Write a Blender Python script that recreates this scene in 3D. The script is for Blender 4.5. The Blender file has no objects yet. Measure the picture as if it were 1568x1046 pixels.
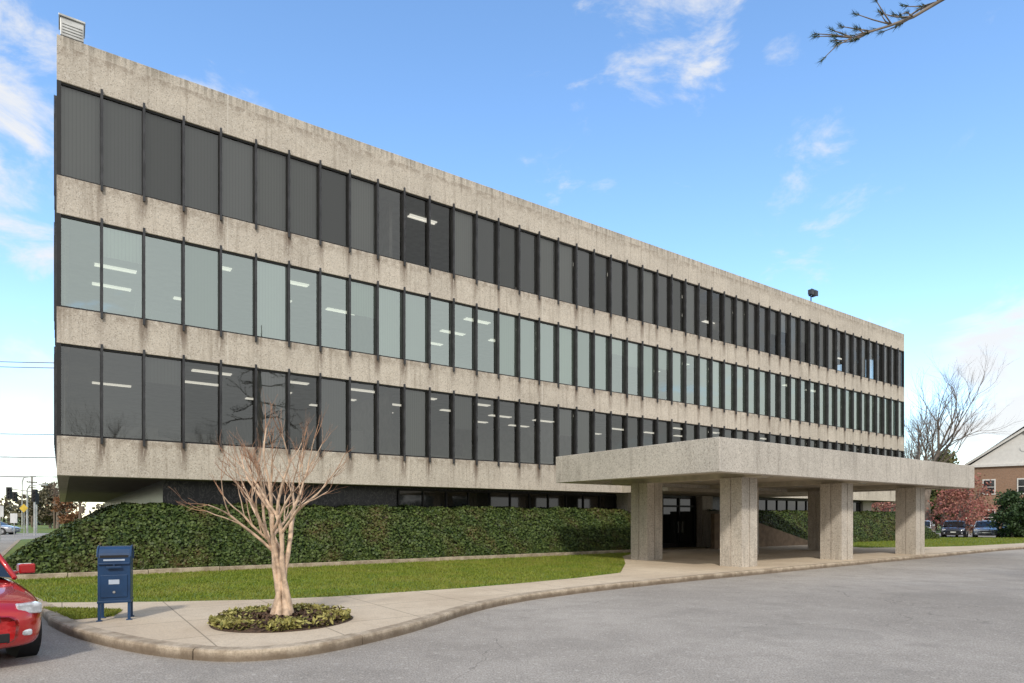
import bpy, bmesh, math, random
import numpy as np
from mathutils import Vector, Matrix
R=math.radians
random.seed(7); rng=np.random.default_rng(7)
scene=bpy.context.scene
scene.view_settings.view_transform='Standard'
scene.view_settings.look='None'
scene.view_settings.exposure=0

# ------------------------------------------------------------ node helpers
class NT:
    def __init__(s,mat):
        s.t=mat.node_tree; s.n=s.t.nodes; s.l=s.t.links
    def new(s,typ,**k):
        nd=s.n.new(typ)
        for a,b in k.items(): setattr(nd,a,b)
        return nd
    def set(s,sock,v):
        if isinstance(v,bpy.types.NodeSocket): s.l.new(v,sock)
        elif v is not None:
            if hasattr(sock.default_value,'__len__') and not hasattr(v,'__len__'): v=[v]*len(sock.default_value)
            if hasattr(sock.default_value,'__len__') and len(sock.default_value)==4 and len(v)==3: v=(*v,1)
            sock.default_value=v
    def math(s,op,a,b=0.0,c=0.0,clamp=False):
        nd=s.new('ShaderNodeMath',operation=op); nd.use_clamp=clamp
        s.set(nd.inputs[0],a); s.set(nd.inputs[1],b)
        if len(nd.inputs)>2: s.set(nd.inputs[2],c)
        return nd.outputs[0]
    def mix(s,f,a,b,mode='MIX'):
        nd=s.new('ShaderNodeMix',data_type='RGBA',blend_type=mode)
        s.set(nd.inputs[0],f); s.set(nd.inputs[6],a); s.set(nd.inputs[7],b)
        return nd.outputs[2]
    def coord(s,which='Object'): return s.new('ShaderNodeTexCoord').outputs[which]
    def mapping(s,v,scale=(1,1,1),loc=(0,0,0),rot=(0,0,0)):
        nd=s.new('ShaderNodeMapping'); s.l.new(v,nd.inputs[0])
        nd.inputs['Scale'].default_value=scale; nd.inputs['Location'].default_value=loc; nd.inputs['Rotation'].default_value=rot
        return nd.outputs[0]
    def noise(s,v,scale,detail=4,rough=.55,dist=0):
        nd=s.new('ShaderNodeTexNoise'); s.l.new(v,nd.inputs['Vector'])
        nd.inputs['Scale'].default_value=scale; nd.inputs['Detail'].default_value=detail
        nd.inputs['Roughness'].default_value=rough; nd.inputs['Distortion'].default_value=dist
        return nd.outputs[0]
    def ramp(s,f,lo,hi,a=0.0,b=1.0):
        nd=s.new('ShaderNodeMapRange',interpolation_type='SMOOTHSTEP')
        s.set(nd.inputs[0],f); nd.inputs[1].default_value=lo; nd.inputs[2].default_value=hi
        nd.inputs[3].default_value=a; nd.inputs[4].default_value=b
        return nd.outputs[0]
    def sep(s,v):
        nd=s.new('ShaderNodeSeparateXYZ'); s.l.new(v,nd.inputs[0]); return nd.outputs
    def attr(s,name):
        return s.new('ShaderNodeAttribute',attribute_name=name).outputs['Fac']
    def bump(s,h,strength=.3,dist=.02):
        nd=s.new('ShaderNodeBump'); s.l.new(h,nd.inputs['Height'])
        nd.inputs['Strength'].default_value=strength; nd.inputs['Distance'].default_value=dist
        return nd.outputs[0]
def mat(name):
    m=bpy.data.materials.new(name); m.use_nodes=True
    nt=NT(m); b=nt.n['Principled BSDF']
    return m,nt,b
def simple(name,col,rough=.6,metal=0,spec=.5,var=.12,vscale=3.0,emit=None,coat=0):
    m,nt,b=mat(name)
    c=nt.coord(); n=nt.noise(c,vscale,3)
    f=nt.ramp(n,.3,.7)
    dark=[x*(1-var) for x in col]; lite=[min(1,x*(1+var)) for x in col]
    nt.set(b.inputs['Base Color'],nt.mix(f,dark,lite))
    b.inputs['Roughness'].default_value=rough; b.inputs['Metallic'].default_value=metal
    b.inputs['Specular IOR Level'].default_value=spec
    b.inputs['Coat Weight'].default_value=coat
    if emit:
        nt.set(b.inputs['Emission Color'],col); b.inputs['Emission Strength'].default_value=emit
        m.cycles.emission_sampling='NONE'
    return m

# ------------------------------------------------------------ mesh builder
class MB:
    def __init__(s): s.v=[]; s.f=[]; s.m=[]
    def box(s,x0,x1,y0,y1,z0,z1,m=0):
        if x0>x1:x0,x1=x1,x0
        if y0>y1:y0,y1=y1,y0
        b=len(s.v)
        s.v+=[(x0,y0,z0),(x1,y0,z0),(x1,y1,z0),(x0,y1,z0),(x0,y0,z1),(x1,y0,z1),(x1,y1,z1),(x0,y1,z1)]
        for q in [(3,2,1,0),(4,5,6,7),(0,1,5,4),(1,2,6,5),(2,3,7,6),(3,0,4,7)]:
            s.f.append(tuple(b+i for i in q)); s.m.append(m)
    def face(s,pts,m=0):
        b=len(s.v); s.v+=[tuple(p) for p in pts]; s.f.append(tuple(range(b,b+len(pts)))); s.m.append(m)
    def prism(s,pts,z0,z1,m=0):
        b=len(s.v); n=len(pts)
        s.v+=[(p[0],p[1],z0) for p in pts]+[(p[0],p[1],z1) for p in pts]
        s.f.append(tuple(b+i for i in reversed(range(n)))); s.m.append(m)
        s.f.append(tuple(b+n+i for i in range(n))); s.m.append(m)
        for i in range(n):
            j=(i+1)%n; s.f.append((b+i,b+j,b+n+j,b+n+i)); s.m.append(m)
    def tube(s,pts,rad,k=6,m=0,cap=True):
        b=len(s.v); n=len(pts); pts=[Vector(p) for p in pts]
        up=None
        for i,p in enumerate(pts):
            d=(pts[min(i+1,n-1)]-pts[max(i-1,0)])
            if d.length<1e-9: d=Vector((0,0,1))
            d.normalize()
            if up is None:
                up=d.orthogonal().normalized()
            else:
                up=(up-d*up.dot(d))
                up=up.normalized() if up.length>1e-6 else d.orthogonal().normalized()
            w=d.cross(up)
            r=rad[i] if hasattr(rad,'__len__') else rad
            for j in range(k):
                a=2*math.pi*j/k
                q=p+up*(r*math.cos(a))+w*(r*math.sin(a)); s.v.append((q.x,q.y,q.z))
        for i in range(n-1):
            for j in range(k):
                j2=(j+1)%k
                s.f.append((b+i*k+j,b+i*k+j2,b+(i+1)*k+j2,b+(i+1)*k+j)); s.m.append(m)
        if cap:
            s.f.append(tuple(b+j for j in reversed(range(k)))); s.m.append(m)
            s.f.append(tuple(b+(n-1)*k+j for j in range(k))); s.m.append(m)
    def cyl(s,c,axis,r,h,k=16,m=0,r2=None):
        c=Vector(c); a=Vector(axis).normalized()
        s.tube([c-a*h/2,c+a*h/2],[r,r if r2 is None else r2],k,m)
    def obj(s,name,mats,parent=None,smooth=False,bevel=0,loc=None,rotz=None):
        me=bpy.data.meshes.new(name); me.from_pydata(s.v,[],s.f)
        for mm in (mats if isinstance(mats,(list,tuple)) else [mats]): me.materials.append(mm)
        me.polygons.foreach_set('material_index',s.m)
        if smooth: me.polygons.foreach_set('use_smooth',[True]*len(s.f))
        me.update()
        o=bpy.data.objects.new(name,me); scene.collection.objects.link(o)
        if parent: o.parent=parent
        if loc: o.location=loc
        if rotz is not None: o.rotation_euler[2]=rotz
        if bevel:
            bm=o.modifiers.new('bevel','BEVEL'); bm.width=bevel; bm.segments=2; bm.limit_method='ANGLE'; bm.angle_limit=R(40)
        return o
def empty(name,loc=(0,0,0),rotz=0,parent=None):
    o=bpy.data.objects.new(name,None); scene.collection.objects.link(o)
    o.location=loc; o.rotation_euler[2]=rotz
    if parent:o.parent=parent
    return o
def poly_sheet(name,pts,z,m,parent=None,z0=None):
    bm=bmesh.new()
    vs=[bm.verts.new((p[0],p[1],z)) for p in pts]
    f=bm.faces.new(vs)
    bm.normal_update()
    if f.normal.z<0: f.normal_flip()
    if z0 is not None:
        r=bmesh.ops.extrude_face_region(bm,geom=[f])
        for e in r['geom']:
            if isinstance(e,bmesh.types.BMVert): e.co.z=z0
    bmesh.ops.triangulate(bm,faces=bm.faces[:])
    if z0 is not None: bmesh.ops.recalc_face_normals(bm,faces=bm.faces[:])
    me=bpy.data.meshes.new(name); bm.to_mesh(me); bm.free(); me.materials.append(m)
    o=bpy.data.objects.new(name,me); scene.collection.objects.link(o)
    if parent:o.parent=parent
    return o
def cards(name,P,N,size,mat_,parent=None,aspect=1.5,jit=.8,pointy=True):
    n=len(P); N=N+rng.normal(0,jit,(n,3)); N/=np.linalg.norm(N,axis=1,keepdims=True)+1e-9
    T=np.cross(N,rng.normal(0,1,(n,3))); T/=np.linalg.norm(T,axis=1,keepdims=True)+1e-9
    B=np.cross(N,T)
    sz=(size*rng.uniform(.6,1.35,n))[:,None]
    a=T*sz*aspect*.5; b=B*sz*.5
    V=np.stack([P-a,P+b,P+a,P-b],1) if pointy else np.stack([P-a-b,P+a-b,P+a+b,P-a+b],1)
    return quads(name,V.reshape(-1,3),4,mat_,parent)
def quads(name,V,k,mat_,parent=None,rnd=None):
    n=len(V)//k
    me=bpy.data.meshes.new(name)
    me.vertices.add(n*k); me.vertices.foreach_set('co',V.astype(np.float32).ravel())
    me.loops.add(n*k); me.loops.foreach_set('vertex_index',np.arange(n*k,dtype=np.int32))
    me.polygons.add(n); me.polygons.foreach_set('loop_start',np.arange(0,n*k,k,dtype=np.int32))
    me.polygons.foreach_set('loop_total',np.full(n,k,dtype=np.int32))
    me.materials.append(mat_)
    me.update(calc_edges=True)
    at=me.attributes.new('rnd','FLOAT','FACE'); at.data.foreach_set('value',(rng.random(n) if rnd is None else rnd).astype(np.float32))
    o=bpy.data.objects.new(name,me); scene.collection.objects.link(o)
    if parent:o.parent=parent
    return o

# ------------------------------------------------------------ frame of the building
A=Vector((-12.45,17.5,0)); U=Vector((.818,.5752,0)); W=Vector((-.5752,.818,0)); ANG=math.atan2(U.y,U.x)
def L2W(t,w,z=0): return A+U*t+W*w+Vector((0,0,z))

# ------------------------------------------------------------ materials
def concrete_facade(name,bay=1.0375,col=(.50,.455,.385),stain=True):
    m,nt,b=mat(name); c=nt.coord()
    x,y,z=nt.sep(c)
    big=nt.noise(c,.55,4); fine=nt.noise(c,34,2,.75); mid=nt.noise(c,4,4,.65)
    vor=nt.new('ShaderNodeTexVoronoi'); nt.l.new(c,vor.inputs['Vector']); vor.inputs['Scale'].default_value=40
    base=nt.mix(nt.ramp(big,.3,.7),[k*.86 for k in col],[k*1.05 for k in col])
    base=nt.mix(nt.ramp(fine,.42,.64,0,.42),base,[k*.48 for k in col])
    base=nt.mix(nt.ramp(mid,.48,.75,0,.28),base,[k*.58 for k in col])
    sv=nt.new('ShaderNodeSeparateColor'); nt.l.new(vor.outputs['Color'],sv.inputs[0])
    base=nt.mix(nt.ramp(sv.outputs[0],.8,.92,0,.5),base,(.17,.14,.11))
    base=nt.mix(nt.ramp(sv.outputs[1],.85,.93,0,.35),base,(.75,.72,.66))
    if stain:
        st=nt.noise(nt.mapping(c,(7,7,.35)),1,3,.6)
        base=nt.mix(nt.ramp(st,.50,.70,0,.42),base,(.23,.185,.14))
        fr=nt.math('ABSOLUTE',nt.math('SUBTRACT',nt.math('FRACT',nt.math('ADD',nt.math('DIVIDE',x,bay),.5)),.5))
        near=nt.ramp(fr,.02,.19,1,0)
        dz=nt.math('MODULO',nt.math('SUBTRACT',18.23,z),3.57)
        fall=nt.math('MULTIPLY',nt.ramp(dz,.1,1.15,1,0),nt.ramp(z,13.6,13.66,1,.0))
        vary=nt.ramp(nt.noise(nt.mapping(c,(1.1,1.1,.1)),1,2),.36,.60,.2,1)
        edge=nt.ramp(nt.noise(nt.mapping(c,(14,14,1.3)),1,3),.30,.52)
        k=nt.math('MULTIPLY',nt.math('MULTIPLY',near,fall),nt.math('MULTIPLY',vary,edge))
        base=nt.mix(nt.math('MULTIPLY',k,.9),base,(.12,.08,.055))
        g=nt.math('MULTIPLY',nt.ramp(dz,.0,.45,1,0),nt.ramp(mid,.38,.6))
        base=nt.mix(nt.math('MULTIPLY',g,.5),base,(.2,.15,.11))
        tg=nt.math('MULTIPLY',nt.ramp(z,14.45,14.93,0,.5),nt.ramp(st,.4,.6))
        base=nt.mix(tg,base,(.17,.15,.12))
        jo=nt.math('ABSOLUTE',nt.math('SUBTRACT',nt.math('FRACT',nt.math('DIVIDE',nt.math('ADD',x,4.98),6.225)),.5))
        base=nt.mix(nt.ramp(jo,.0012,.0025,.4,0),base,(.75,.72,.66))
    else:
        st=nt.noise(nt.mapping(c,(5,5,.5)),1,3,.6)
        base=nt.mix(nt.ramp(st,.50,.72,0,.35),base,(.20,.175,.145))
    nt.set(b.inputs['Base Color'],base); b.inputs['Roughness'].default_value=.9
    nt.set(b.inputs['Normal'],nt.bump(fine,.3,.01))
    return m
M_conc=concrete_facade('exposed_aggregate_concrete',col=(.60,.535,.45))
M_canopy=concrete_facade('canopy_concrete',stain=False,col=(.56,.515,.45))
M_col=concrete_facade('column_concrete',stain=False,col=(.58,.52,.44))
M_ramp=simple('ramp_wall_tan',(.20,.14,.09),.9,var=.2)
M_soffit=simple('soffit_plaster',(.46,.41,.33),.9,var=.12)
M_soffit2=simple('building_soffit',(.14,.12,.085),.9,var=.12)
M_bronze=simple('dark_bronze_metal',(.022,.021,.021),.45,.3)
M_fin=simple('mullion_metal',(.05,.05,.052),.4,.4,var=.3)
M_black=simple('rubber_black',(.012,.012,.013),.7)
M_inwall=simple('interior_wall',(.34,.33,.30),.9)
M_ceil=simple('interior_ceiling',(.42,.42,.40),.9)
M_roof=simple('roof_gravel',(.2,.19,.18),.95)
M_light=simple('fluorescent_panel',(1,.96,.86),.5,emit=1.0,var=0)
M_metal=simple('galvanised_metal',(.5,.5,.48),.45,.6,var=.2)

def blind_mat(name,col,lo=.6):
    m,nt,b=mat(name); c=nt.coord(); x,y,z=nt.sep(c)
    fr=nt.math('FRACT',nt.math('MULTIPLY',nt.math('ADD',x,y),11.0))
    f=nt.ramp(nt.math('ABSOLUTE',nt.math('SUBTRACT',fr,.5)),.28,.5,0,.3)
    r=nt.attr('rnd')
    base=nt.mix(r,[k*lo for k in col],[min(1,k*1.35) for k in col])
    nt.set(b.inputs['Base Color'],nt.mix(f,base,[k*.45 for k in col])); b.inputs['Roughness'].default_value=.8
    return m
M_blind=[blind_mat('blind_lower',(.38,.39,.37)),blind_mat('blind_middle',(.72,.77,.70),.6),blind_mat('blind_upper',(.50,.50,.49),.35)]

def glass_mat(name,tint,refl,gcol=(.90,.90,.85),vary=.06):
    m=bpy.data.materials.new(name); m.use_nodes=True; nt=NT(m)
    nt.n.remove(nt.n['Principled BSDF']); out=nt.n['Material Output']
    tr=nt.new('ShaderNodeBsdfTransparent'); nt.set(tr.inputs[0],tint)
    gl=nt.new('ShaderNodeBsdfGlossy'); nt.set(gl.inputs[0],gcol); gl.inputs['Roughness'].default_value=.015
    c=nt.coord(); nz=nt.noise(c,.9,2)
    nt.set(gl.inputs['Normal'],nt.bump(nz,.12,.02))
    fr=nt.new('ShaderNodeFresnel'); fr.inputs[0].default_value=1.5
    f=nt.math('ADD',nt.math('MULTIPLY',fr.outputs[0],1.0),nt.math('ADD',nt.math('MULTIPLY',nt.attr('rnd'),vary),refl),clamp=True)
    mx=nt.new('ShaderNodeMixShader'); nt.l.new(f,mx.inputs[0]); nt.l.new(tr.outputs[0],mx.inputs[1]); nt.l.new(gl.outputs[0],mx.inputs[2])
    nt.l.new(mx.outputs[0],out.inputs[0]); return m
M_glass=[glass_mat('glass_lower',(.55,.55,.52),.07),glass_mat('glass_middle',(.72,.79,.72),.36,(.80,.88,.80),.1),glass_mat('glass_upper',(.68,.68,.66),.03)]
M_gfglass=simple('dark_storefront_glass',(.012,.014,.015),.04,0,.8,var=.1)

def granite():
    m,nt,b=mat('black_marble'); c=nt.coord()
    n=nt.noise(nt.mapping(c,(2,2,1.0),rot=(0,.6,0)),1.6,5,.65,2.2)
    v=nt.ramp(nt.math('ABSOLUTE',nt.math('SUBTRACT',n,.5)),.0,.035,1,0)
    base=nt.mix(nt.math('MULTIPLY',v,.4),(.022,.022,.024),(.3,.28,.26))
    x,y,z=nt.sep(c)
    j=nt.ramp(nt.math('ABSOLUTE',nt.math('SUBTRACT',nt.math('FRACT',nt.math('DIVIDE',x,1.0375)),.5)),.490,.497,0,1)
    base=nt.mix(j,base,(.004,.004,.004))
    nt.set(b.inputs['Base Color'],base); b.inputs['Roughness'].default_value=.28
    return m
M_granite=granite()

def asphalt():
    m,nt,b=mat('asphalt'); c=nt.coord()
    big=nt.noise(c,.13,4,.6); mid=nt.noise(c,1.6,4,.65); fine=nt.noise(c,46,2,.8); f2=nt.noise(c,12,3,.7)
    base=nt.mix(nt.ramp(big,.32,.68),(.36,.325,.285),(.52,.475,.42))
    base=nt.mix(nt.ramp(mid,.4,.72,0,.35),base,(.26,.235,.205))
    base=nt.mix(nt.ramp(fine,.38,.66,0,.65),base,(.13,.12,.11))
    base=nt.mix(nt.ramp(f2,.55,.68,0,.4),base,(.62,.58,.52))
    wob=nt.new('ShaderNodeVectorMath',operation='ADD')
    ns=nt.new('ShaderNodeTexNoise'); nt.l.new(c,ns.inputs['Vector']); ns.inputs['Scale'].default_value=1.0; ns.inputs['Detail'].default_value=5
    nt.l.new(c,wob.inputs[0]); nt.l.new(ns.outputs['Color'],wob.inputs[1])
    vo=nt.new('ShaderNodeTexVoronoi',feature='DISTANCE_TO_EDGE'); nt.l.new(wob.outputs[0],vo.inputs['Vector']); vo.inputs['Scale'].default_value=.26
    cr=nt.math('MULTIPLY',nt.ramp(vo.outputs[0],.0005,.0035,1,0),nt.ramp(nt.noise(c,.22,2),.44,.54))
    base=nt.mix(nt.math('MULTIPLY',cr,.45),base,(.10,.09,.08))
    # darker patchy repairs and drips
    st=nt.ramp(nt.noise(nt.mapping(c,(1,1.7,1)),.7,4,.7),.60,.74,0,.45)
    base=nt.mix(st,base,(.17,.155,.14))
    st2=nt.ramp(nt.noise(c,.33,5,.55),.56,.60,0,.22)
    base=nt.mix(st2,base,(.20,.185,.165))
    nt.set(b.inputs['Base Color'],base); b.inputs['Roughness'].default_value=.92; b.inputs['Specular IOR Level'].default_value=.12
    nt.set(b.inputs['Normal'],nt.bump(fine,.6,.01))
    return m
M_asph=asphalt()
def walk():
    m,nt,b=mat('sidewalk_concrete'); c=nt.mapping(nt.coord(),rot=(0,0,-ANG))
    x,y,z=nt.sep(c)
    big=nt.noise(c,.5,4,.6); fine=nt.noise(c,45,2,.7); mid=nt.noise(c,4,4,.6)
    base=nt.mix(nt.ramp(big,.3,.7),(.54,.44,.325),(.66,.555,.42))
    base=nt.mix(nt.ramp(mid,.45,.75,0,.35),base,(.36,.28,.20))
    base=nt.mix(nt.ramp(fine,.4,.7,0,.4),base,(.32,.26,.20))
    def j(v,p): return nt.ramp(nt.math('ABSOLUTE',nt.math('SUBTRACT',nt.math('FRACT',nt.math('DIVIDE',v,p)),.5)),.5-.014/p,.5-.005/p,0,1)
    jj=nt.math('MAXIMUM',j(x,1.55),j(y,1.55))
    base=nt.mix(nt.math('MULTIPLY',jj,.65),base,(.14,.12,.09))
    nt.set(b.inputs['Base Color'],base); b.inputs['Roughness'].default_value=.9; b.inputs['Specular IOR Level'].default_value=.2
    nt.set(b.inputs['Normal'],nt.bump(fine,.25,.005))
    return m
M_walk=walk()
def curbm():
    m,nt,b=mat('kerb_concrete'); c=nt.coord()
    mid=nt.noise(c,3,4,.7); fine=nt.noise(c,40,2,.7)
    x,y,z=nt.sep(c)
    base=nt.mix(nt.ramp(mid,.35,.65),(.29,.225,.155),(.52,.43,.32))
    base=nt.mix(nt.ramp(fine,.4,.7,0,.5),base,(.22,.175,.13))
    base=nt.mix(nt.ramp(nt.math('ADD',z,nt.math('MULTIPLY',mid,.06)),.06,.15,.75,0),base,(.125,.09,.06))
    nt.set(b.inputs['Base Color'],base); b.inputs['Roughness'].default_value=.92
    nt.set(b.inputs['Normal'],nt.bump(mid,.4,.02)); return m
M_curb=curbm()
def leafm(name,cols,tr=.25,ns=.5,rough=.55,nlo=.35,nhi=.65):
    m,nt,b=mat(name); c=nt.coord(); r=nt.attr('rnd')
    n=nt.ramp(nt.noise(c,ns,3,.6),nlo,nhi)
    a=nt.mix(r,cols[0],cols[1]); bb=nt.mix(r,cols[2],cols[1])
    nt.set(b.inputs['Base Color'],nt.mix(n,a,bb)); b.inputs['Roughness'].default_value=rough
    b.inputs['Specular IOR Level'].default_value=.3
    if tr>0:
        t=nt.new('ShaderNodeBsdfTranslucent'); nt.set(t.inputs[0],nt.mix(n,a,bb))
        mx=nt.new('ShaderNodeMixShader'); mx.inputs[0].default_value=tr
        nt.l.new(b.outputs[0],mx.inputs[1]); nt.l.new(t.outputs[0],mx.inputs[2])
        nt.l.new(mx.outputs[0],nt.n['Material Output'].inputs[0])
    return m
M_ivy=leafm('ivy_leaf',[(.018,.040,.010),(.10,.14,.032),(.10,.060,.025)],0,.9,.55,.45,.72)
M_ivyc=simple('ivy_core',(.020,.020,.009),.95)
M_grassb=leafm('grass_blade',[(.14,.20,.02),(.26,.31,.035),(.26,.24,.055)],.3,.6)
def grassm():
    m,nt,b=mat('lawn'); c=nt.coord()
    n=nt.noise(c,.6,4,.7); f=nt.noise(c,35,3,.8)
    base=nt.mix(nt.ramp(n,.35,.65),(.12,.19,.02),(.21,.24,.035))
    base=nt.mix(nt.ramp(f,.4,.65,0,.7),base,(.055,.08,.015))
    nt.set(b.inputs['Base Color'],base); b.inputs['Roughness'].default_value=.95; return m
M_grass=grassm()
M_mulch=simple('mulch',(.085,.05,.03),.95,var=.6,vscale=40)
M_bed=leafm('bed_plant_leaf',[(.15,.17,.04),(.55,.50,.17),(.25,.20,.05)],.3,3)
M_bark=simple('bark_pale',(.55,.40,.28),.7,var=.35,vscale=9)
M_bark2=simple('bark_grey',(.20,.165,.135),.9,var=.3,vscale=4)
M_twig=simple('twig_tan',(.40,.23,.14),.8,var=.3,vscale=6)

# ------------------------------------------------------------ ground
def smooth_pl(pl,it=2):
    for _ in range(it):
        q=[pl[0]]
        for a,b in zip(pl[:-1],pl[1:]):
            a=Vector(a);b=Vector(b); q+= [tuple(a.lerp(b,.25)),tuple(a.lerp(b,.75))]
        q.append(pl[-1]); pl=q
    return pl
def offset(pl,d):
    out=[]
    for i,p in enumerate(pl):
        a=Vector(pl[max(i-1,0)]); b=Vector(pl[min(i+1,len(pl)-1)])
        t=(b-a).normalized(); n=Vector((-t.y,t.x)); out.append((p[0]+n.x*d,p[1]+n.y*d))
    return out
poly_sheet('ground',[(-1500,-1500),(1500,-1500),(1500,1800),(-1500,1800)],-.03,M_grass)
poly_sheet('parking_lot',[(-85,-22),(95,-22),(95,70),(-85,70)],0.0,M_asph)
F=[(-7.35,10.2),(-6.9,9.75),(-6.2,9.1),(-5.26,8.42),(-4.5,7.95),(-3.7,7.62),(-3.25,7.55),(-2.8,7.68),(-2.4,8.0),(-2.05,8.5),(-1.56,9.35),(-1.25,10.1),(-.95,10.95),(-.6,11.75),(-.1,12.6),(.6,13.5),(2.06,14.9),(4.27,16.75),(7.6,19.3),(10.5,21.6),(13.8,24.1),(17.2,26.7),(22.0,30.5),(27.8,34.9),(36,38.9),(45,42.5),(62,48)]
F=smooth_pl(F,2)
Fi=offset(F,.08)
back=[(62,50.5),(35,50.8),(22,84),(-42,84),(-35.5,46),(-14.3,17.0),(-9.2,12.2),(-8.3,11.3)]
poly_sheet('lawn_terrace',Fi+back,.12,M_grass,z0=-.1)
walkpoly=Fi+[(61.9,49.8),(45,44.6),(31.8,39.7),(25.5,35.6),(22.7,34.4),(18.4,33.4),(17.6,37.4),(10.95,32.8),(9.6,34.8),(5.1,31.6),(6.4,29.6),(5.6,29.0),(4.5,26.0),(3.9,22.0),(3.1,18.3),(1.7,16.7),(.25,15.4),(-1.1,14.3),(-2.55,13.4),(-3.6,12.75),(-4.78,12.3),(-6.5,12.0),(-8.8,11.85),(-8.3,11.32)]
poly_sheet('sidewalk',walkpoly,.126,M_walk)
poly_sheet('grass_patch',[(-8.15,11.1),(-6.6,10.85),(-6.35,10.2),(-6.75,9.85),(-7.3,10.35)],.132,M_grass)
def kerb(name,pl,h=.137,wd=.17):
    o1=offset(pl,-.03); o2=offset(pl,wd)
    mb=MB(); cur=[0]; acc=0
    for k in range(1,len(pl)):
        acc+=(Vector(pl[k])-Vector(pl[k-1])).length; cur.append(acc)
    def at(P,s):
        for k in range(1,len(cur)):
            if s<=cur[k]: f=(s-cur[k-1])/(cur[k]-cur[k-1]+1e-9); return Vector(P[k-1]).lerp(Vector(P[k]),f)
        return Vector(P[-1])
    s=0
    while s<acc-.05:
        e=min(s+2.2,acc); n=8; ss=[s+.006+(e-s-.012)*i/n for i in range(n+1)]
        dz=random.uniform(-.006,.006); dx=random.uniform(-.012,.012)
        rows=[]
        for q in ss:
            a=at(o1,q); b=at(o2,q); dv=(b-a); a=a+dv*(dx/.2)
            rows.append([(a.x,a.y,-.05),(a.x,a.y,h-.035+dz),(a.x+dv.x*.06,a.y+dv.y*.06,h-.01+dz),(a.x+dv.x*.18,a.y+dv.y*.18,h+dz),(b.x,b.y,h+dz),(b.x,b.y,0)])
        base=len(mb.v)
        for r_ in rows: mb.v+=r_
        for i in range(n):
            for j in range(5):
                mb.f.append((base+i*6+j,base+(i+1)*6+j,base+(i+1)*6+j+1,base+i*6+j+1)); mb.m.append(0)
        mb.f.append(tuple(base+j for j in range(6))); mb.m.append(0)
        mb.f.append(tuple(base+n*6+j for j in reversed(range(6)))); mb.m.append(0)
        s=e
    return mb.obj(name,M_curb)
kerb('kerb',F)
kerb('kerb',[(-35.5,46),(-14.3,17.0),(-9.2,12.2),(-8.3,11.3),(-7.35,10.2)])

# ------------------------------------------------------------ office building
B=empty('office_building',A,ANG)
LEN=49.8; DEP=36.0; BAY=1.0375
rows=[(3.95,6.49),(7.49,10.04),(11.09,13.68)]
ZB=2.86; ZT=14.93
bands=[(ZB,3.95),(6.49,7.49),(10.04,11.09),(13.68,ZT)]
mb=MB()
for z0,z1 in bands:
    mb.box(0,LEN,0,.3,z0,z1); mb.box(0,LEN,DEP-.3,DEP,z0,z1)
    mb.box(0,.3,.3,DEP-.3,z0,z1); mb.box(LEN-.3,LEN,.3,DEP-.3,z0,z1)
mb.obj('spandrel_bands',M_conc,B,bevel=.012)
mb=MB()
for a,b in [(ZB+.02,3.9),(6.55,7.45),(10.1,11.05),(13.74,14.4)]:
    mb.box(.3,LEN-.3,.3,DEP-.3,a,b)
mb.obj('floor_slabs',[M_ceil],B)
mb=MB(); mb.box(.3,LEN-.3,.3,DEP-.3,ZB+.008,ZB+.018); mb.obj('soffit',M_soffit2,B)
mb=MB(); mb.box(.3,LEN-.3,.3,DEP-.3,14.405,14.45); mb.obj('roof_deck',M_roof,B)
mb=MB()
for z0,z1 in rows: mb.box(7.5,LEN-7.5,7.5,DEP-7.5,z0-.05,z1+.06)
for z0,z1 in rows:
    for t in (10.4,20.75,33.2,41.5):
        mb.box(t-.06,t+.06,1.2,7.4,z0-.05,z1+.06)
mb.obj('interior_walls',M_inwall,B)
mb=MB()
for ri,(z0,z1) in enumerate(rows):
    for t in np.arange(1.6,LEN-1,2.6):
        for w in (1.7,3.8,5.9):
            if random.random()<(.40,.65,.40)[ri]:
                mb.box(t-.6,t+.6,w-.13,w-.04,z1+.02,z1+.058); mb.box(t-.6,t+.6,w+.04,w+.13,z1+.02,z1+.058)
mb.obj('ceiling_lights',M_light,B)
mb=MB()
for z0,z1 in rows:
    mb.box(.35,LEN-.35,.35,.7,z0-.04,z0+.16)
    for i in range(26):
        t=random.uniform(1,LEN-2); w_=random.uniform(1.2,5); mb.box(t,t+random.uniform(.6,1.6),w_,w_+.5,z0-.04,z0+random.uniform(.7,1.6))
mb.obj('cabinets',M_inwall,B)
fin=MB(); fr=MB()
def side(k,L_):
    if k==0: return lambda t,w:(t,w)
    if k==1: return lambda t,w:(w,t)
    if k==2: return lambda t,w:(t,DEP-w)
    return lambda t,w:(LEN-w,t)
def bx(mbb,f,t0,t1,w0,w1,z0,z1,m=0):
    x0,y0=f(t0,w0); x1,y1=f(t1,w1); mbb.box(x0,x1,y0,y1,z0,z1,m)
glass=[[],[],[]]; blinds=[[],[],[]]
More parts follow.
